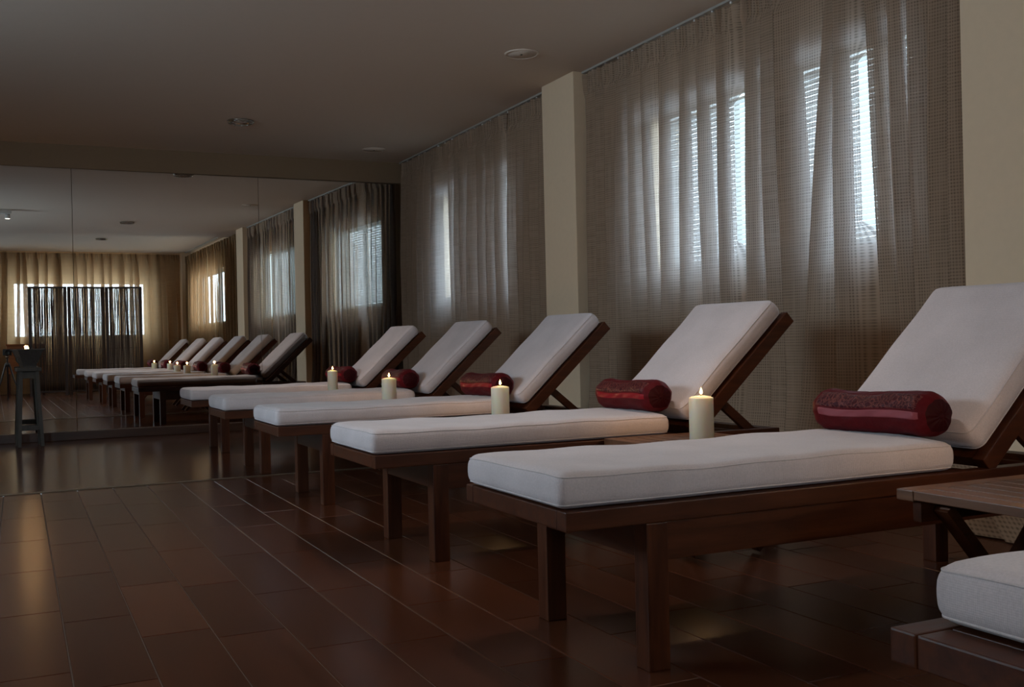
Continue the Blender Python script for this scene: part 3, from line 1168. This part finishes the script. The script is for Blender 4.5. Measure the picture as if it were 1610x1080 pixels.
def candle_light(parent, z, w):
    d = bpy.data.lights.new('candle_glow', 'POINT')
    d.energy = w
    d.color = (1.0, 0.56, 0.22)
    d.shadow_soft_size = 0.012
    o = bpy.data.objects.new('candle_glow', d)
    o.parent = parent
    o.location = (0, 0, z)
    COL.objects.link(o)


def make_candle(h, r):
    root = empty('pillar_candle', (0, 0, 0))
    prof = [(0, 0), (r * 0.96, 0), (r, 0.003), (r, h - 0.004), (r * 0.965, h), (r * 0.9, h - 0.001), (r * 0.8, h + 0.003),
            (r * 0.35, h + 0.006), (0.006, h + 0.003), (0, h + 0.002)]
    MB().lathe(prof, 40).build('wax', M['wax'], root)
    MB().tube([(0, 0, h), (0.0005, 0, h + 0.008), (0.0015, 0, h + 0.013)], 0.0013, 6).build('wick', M['wick'], root)
    flame_mesh(MB(), 0.001, 0, h + 0.010).build('flame', M['flame'], root)
    candle_light(root, h + 0.030, CANDLE_W)
    return root


CAND = [  # x, y, h, label
    (2.135, 1.60, 0.15, 'lit ivory pillar candle on the table at the right edge, seen only in the mirror'),
    (2.170, 3.03, 0.152, 'lit white pillar candle nearest the camera, on the slatted table'),
    (2.055, 4.47, 0.150, 'lit ivory pillar candle in front of the pillar-side lounger, third from the mirror'),
    (1.965, 5.83, 0.162, 'lit ivory pillar candle with a bright golden top, second from the mirror'),
    (2.03, 7.27, 0.182, 'lit tall ivory pillar candle nearest the mirror'),
]
for (x, y, h, lab) in CAND:
    o = make_candle(h, 0.043 if y < 7 else 0.036)
    o.location = (x, y, 0.3855)
    tag(o, lab, 'candle', 'pillar candles on the side tables')


# ------------------------------------------------------------------ ceiling fittings
def downlight(x, y, z, label, power=DOWNLIGHT_W, tint=(1.0, 0.94, 0.90)):
    root = empty('ceiling_downlight', (x, y, z))
    tag(root, label, 'downlight', 'recessed ceiling downlights')
    MB().lathe([(0.072, -0.001), (0.098, -0.001), (0.104, -0.005), (0.100, -0.012), (0.086, -0.016), (0.078, -0.012), (0.072, -0.001)], 40).build('trim_ring', M['chrome'], root)
    st = MB()
    st.tube([(0.090 * math.cos(2 * PI * k / 144), 0.090 * math.sin(2 * PI * k / 144), -0.018) for k in range(144)],
            [0.0022 + 0.0036 * abs(math.sin(PI * k / 8)) for k in range(144)], 8, closed=True)
    st.build('crystal_beads', M['chrome'], root)
    MB().lathe([(0, -0.008), (0.05, -0.0075), (0.073, -0.004), (0.073, -0.0005), (0, -0.0005)], 36).build('lens', M['lens'], root)
    d = bpy.data.lights.new('downlight_beam', 'SPOT')
    d.energy = power
    d.color = tint
    d.spot_size = R(118)
    d.spot_blend = 0.9
    d.shadow_soft_size = 0.06
    o = bpy.data.objects.new('downlight_beam', d)
    o.parent = root
    o.location = (0, 0, -0.03)
    COL.objects.link(o)


downlight(1.598, 8.155, RZ, 'round chrome-rimmed downlight on the ceiling in view, nearest the mirrors')
downlight(1.60, 3.15, RZ, 'round chrome-rimmed downlight over the row, second in the mirror')
downlight(1.55, -0.25, RZ + 0.06, 'round chrome-rimmed downlight farthest away in the mirror')


for _y in (-0.25, 3.15, 8.155):  # added unseen row: warm fill for the loungers' left and near faces
    downlight(-0.95, _y, RZ + (0.06 if _y < 1 else 0), 'round chrome-rimmed downlight added on the left as unseen fill light, outside the picture', 24.0, (1.0, 0.80, 0.62))


def ceiling_disc(x, y, label):
    root = empty('ceiling_speaker', (x, y, RZ))
    tag(root, label, 'ceiling speaker', 'flush round ceiling plates')
    MB().lathe([(0, -0.007), (0.092, -0.006), (0.092, 0), (0, 0)], 44).build('grille', M['ceiling'], root)
    MB().lathe([(0.0925, -0.0005), (0.094, -0.007), (0.099, -0.009), (0.104, -0.006), (0.105, -0.0005)], 44).build('rim', M['ceiling'], root)
    MB().lathe([(0, -0.012), (0.006, -0.0105), (0.007, -0.0062), (0, -0.0062)], 12).build('sensor', M['black'], root)


ceiling_disc(2.813, 5.693, 'flush round white ceiling plate near the top of the picture')
ceiling_disc(2.934, 8.97, 'flush round white ceiling plate close to the beam corner')

root = empty('emergency_light', (-0.02, 4.25, RZ))
tag(root, 'small white ceiling spotlight fitting at the left edge, seen in the mirror', 'spotlight')
MB().box((-0.14, -0.06, -0.05), (0.09, 0.06, 0), 0.006).build('housing', M['white'], root)
for x in (-0.09, 0.045):
    h = MB()
    h.lathe([(0, 0.0), (0.026, 0.0), (0.036, -0.05), (0.034, -0.053), (0, -0.053)], 20, (x, -0.03, -0.052))
    ho = h.build('lamp_head', M['white'], root)
    MB().lathe([(0, -0.057), (0.028, -0.056), (0.030, -0.0535), (0, -0.0535)], 20, (x, -0.03, -0.052)).build('bulb', emit('lamp_bulb', (1, 0.97, 0.9), 3.0), ho)


# ------------------------------------------------------------------ stool with bowl
root = empty('tall_stool', (0.078, 9.17, 0), R(6))
tag(root, 'tall narrow weathered grey stool standing in front of the mirror', 'stool')
S = 0.60
tp, bt = 0.058, 0.084
for sx in (-1, 1):
    for sy in (-1, 1):
        lg = MB()
        lg.bar((sx * bt, sy * bt, 0.003), (sx * tp, sy * tp, S), 0.026, 0.026, up=(0, 1, 0), bevel=0.002)
        for v in lg.bm.verts: v.co.z = max(v.co.z, 0.0)
        lg.build('leg', M['stool'], root)
for (zz, hh) in ((0.15, 0.035), (S - 0.03, 0.05)):
    k = bt + (tp - bt) * zz / S
    for sy in (-1, 1):
        MB().box((-k + 0.01, sy * k - 0.008, zz - hh / 2), (k - 0.01, sy * k + 0.008, zz + hh / 2), 0.002).build('rail', M['stool'], root)
    for sx in (-1, 1):
        MB().box((sx * k - 0.008, -k + 0.01, zz - hh / 2 + 0.001), (sx * k + 0.008, k - 0.01, zz + hh / 2 - 0.001), 0.002).build('rail', M['stool'], root)
MB().box((-0.088, -0.088, S), (0.088, 0.088, S + 0.030), 0.005).build('seat', M['stool'], root)

root = empty('flared_bowl', (0.078, 9.17, S + 0.0305), R(14))
tag(root, 'flared square grey metal bowl holding a candle on the tall stool', 'bowl')
def sq_ring(h, w): return [(-w, -w, h), (w, -w, h), (w, w, h), (-w, w, h)]
bw = bmesh.new()
rings = [sq_ring(0.0, 0.045), sq_ring(0.012, 0.047), sq_ring(0.065, 0.066), sq_ring(0.138, 0.094), sq_ring(0.142, 0.104), sq_ring(0.148, 0.104), sq_ring(0.146, 0.090), sq_ring(0.05, 0.055)]
vr = [[bw.verts.new(p) for p in rg] for rg in rings]
bw.faces.new(list(reversed(vr[0])))
for A, B in zip(vr, vr[1:]):
    for k in range(4): bw.faces.new((A[k], A[(k + 1) % 4], B[(k + 1) % 4], B[k]))
bw.faces.new(vr[-1])
bmesh.ops.recalc_face_normals(bw, faces=list(bw.faces))
mm = MB(); mm._merge(bw); mm.build('bowl_shell', M['stone'], root)
hb = MB()
for sx in (-1, 1):
    for q in range(9):
        pass
    hb.tube([(sx * (0.062 + 0.02 * math.sin(PI * q / 8)), 0.0, 0.03 + 0.07 * q / 8) for q in range(9)], 0.005, 8)
hb.build('handle', M['stone'], root)
root = empty('bowl_candle', (0.078, 9.17, S + 0.0815))
tag(root, 'small lit candle inside the grey bowl on the stool', 'candle')
MB().lathe([(0, 0), (0.03, 0), (0.03, 0.085), (0.008, 0.084), (0, 0.086)], 24).build('wax', M['wax'], root)
MB().tube([(0, 0, 0.084), (0, 0, 0.094)], 0.0012, 6).build('wick', M['wick'], root)
flame_mesh(MB(), 0, 0, 0.090, 0.036, 0.009).build('flame', M['flame'], root)
candle_light(root, 0.118, CANDLE_W * 1.6)


# ------------------------------------------------------------------ behind the camera, seen in the mirrors
def bamboo_screen():
    root = empty('folding_screen', (0.40, -1.55, 0))
    tag(root, 'dark bamboo cane folding screen of three panels, seen in the mirror', 'folding screen')
    rnd = random.Random(21)
    pw, ph = 0.655, 1.84
    x, y = 0.0, 0.0
    for k, ang in enumerate((R(5), R(-6), R(7))):
        m = Matrix.Translation((x, y, 0)) @ Matrix.Rotation(ang, 4, 'Z')
        f = MB()
        f.box((0, -0.016, 0.0), (0.058, 0.016, ph), 0.003, m)
        f.box((pw - 0.068, -0.016, 0.0), (pw - 0.01, 0.016, ph), 0.003, m)
        f.box((0.0585, -0.014, ph - 0.03), (pw - 0.0685, 0.014, ph - 0.001), 0.003, m)
        f.box((0.0585, -0.014, 0.05), (pw - 0.0685, 0.014, 0.085), 0.003, m)
        po = f.build('panel', M['screen_frame'], root)
        c = MB()
        n = 36
        for q in range(n):
            px = 0.064 + (pw - 0.139) * (q + 0.5) / n + rnd.uniform(-0.004, 0.004)
            pts, ph0, am = [], rnd.uniform(0, 6), rnd.uniform(0.001, 0.005)
            for t in range(13):
                z = 0.08 + (ph - 0.105) * t / 12
                pts.append(m @ Vector((px + am * math.sin(ph0 + z * rnd.uniform(2.6, 3.4)), rnd.uniform(-0.004, 0.004), z)))
            r0 = rnd.uniform(0.0050, 0.0088)
            c.tube(pts, [r0 * rnd.uniform(0.85, 1.1) for _ in pts], 6)
        c.build('canes', M['cane'], po)
        w = MB()
        for q in range(6):
            z = 0.24 + q * 0.27
            w.tube([m @ Vector((0.046 + (pw - 0.103) * t / 20, 0.011 * (1 if t % 2 else -1), z + 0.002 * math.sin(t))) for t in range(21)], 0.0028, 5)
        w.build('binding', M['cane'], po)
        e = m @ Vector((pw, 0, 0))
        x, y = e.x, e.y
    return root


bamboo_screen()

root = empty('wooden_cabinet', (0.36, -2.2, 0))
tag(root, 'orange wooden cabinet on legs behind the camera, seen in the mirror', 'cabinet')
MB().box((-0.32, -0.2, 0.38), (0.32, 0.2, 0.86), 0.004).build('carcass', M['cabinet'], root)
MB().box((-0.34, -0.22, 0.861), (0.34, 0.22, 0.885), 0.004).build('top', M['cabinet'], root)
for sx in (-1, 1):
    d = MB().box((min(0.005 * sx, 0.305 * sx), 0.2005, 0.40), (max(0.005 * sx, 0.305 * sx), 0.216, 0.84), 0.003).build('door', M['cabinet'], root)
    MB().lathe([(0, 0), (0.012, 0.004), (0.010, 0.016), (0, 0.02)], 12).xform(Matrix.Translation((0.04 * sx, 0.2165, 0.62)) @ Matrix.Rotation(R(-90), 4, 'X')).build('knob', M['chrome'], d)
    for yy in (-0.17, 0.17):
        MB().box((sx * 0.285 - 0.02, yy - 0.02, 0), (sx * 0.285 + 0.02, yy + 0.02, 0.379), 0.003).build('leg', M['teak_z'], root)

root2 = empty('upholstered_chair', (2.02, -2.35, 0), R(8))
tag(root2, 'pale upholstered chair behind the bamboo screen, seen in the mirror', 'chair')
for (sx, sy) in ((-0.2, -0.2), (0.2, -0.2), (-0.2, 0.2), (0.2, 0.2)):
    MB().box((sx - 0.018, sy - 0.018, 0), (sx + 0.018, sy + 0.018, 0.40), 0.003).build('leg', M['screen_frame'], root2)
cushion('seat', 0.46, 0.46, 0.09, 0.03, M['cream_fabric'], root2, Matrix.Translation((-0.23, -0.23, 0.40)), 2.0)
mb_ = Matrix.Translation((-0.22, -0.14, 0.48)) @ Matrix.Rotation(R(98), 4, 'X')
cushion('backrest', 0.44, 0.54, 0.075, 0.03, M['cream_fabric'], root2, mb_, 3.0)

# photographer's tripod and camera just behind the viewpoint
root = empty('camera_tripod', (0.03, -0.20, 0))
tag(root, 'black camera tripod with a camera on top, seen at the left edge of the mirror', 'tripod')
for k in range(3):
    a = R(90 + 120 * k + 60)
    l = MB()
    l.tube([(0.24 * math.cos(a), 0.24 * math.sin(a), 0.012), (0.12 * math.cos(a), 0.12 * math.sin(a), 0.30), (0.03 * math.cos(a), 0.03 * math.sin(a), 0.56)], [0.010, 0.012, 0.015], 8)
    lo = l.build('leg', M['black'], root)
    MB().lathe([(0, 0), (0.016, 0), (0.014, 0.018), (0, 0.02)], 10, (0.24 * math.cos(a), 0.24 * math.sin(a), 0)).build('rubber_foot', M['black'], lo)
MB().tube([(0, 0, 0.40), (0, 0, 0.66)], 0.014, 10).build('centre_column', M['black'], root)
MB().lathe([(0, 0.52), (0.04, 0.525), (0.045, 0.56), (0.03, 0.585), (0, 0.59)], 16).build('crown', M['black'], root)
MB().lathe([(0, 0.655), (0.024, 0.66), (0.028, 0.68), (0.02, 0.70), (0, 0.702)], 14).build('ball_head', M['chrome'], root)
MB().box((-0.07, -0.04, 0.703), (0.07, 0.03, 0.80), 0.008).build('camera_body', M['black'], root)
MB().lathe([(0, 0), (0.036, 0), (0.038, 0.05), (0.042, 0.055), (0.042, 0.085), (0.034, 0.086), (0.03, 0.07), (0, 0.068)], 24).xform(
    Matrix.Translation((0.0, 0.03, 0.75)) @ Matrix.Rotation(R(-90), 4, 'X')).build('lens_barrel', M['black'], root)
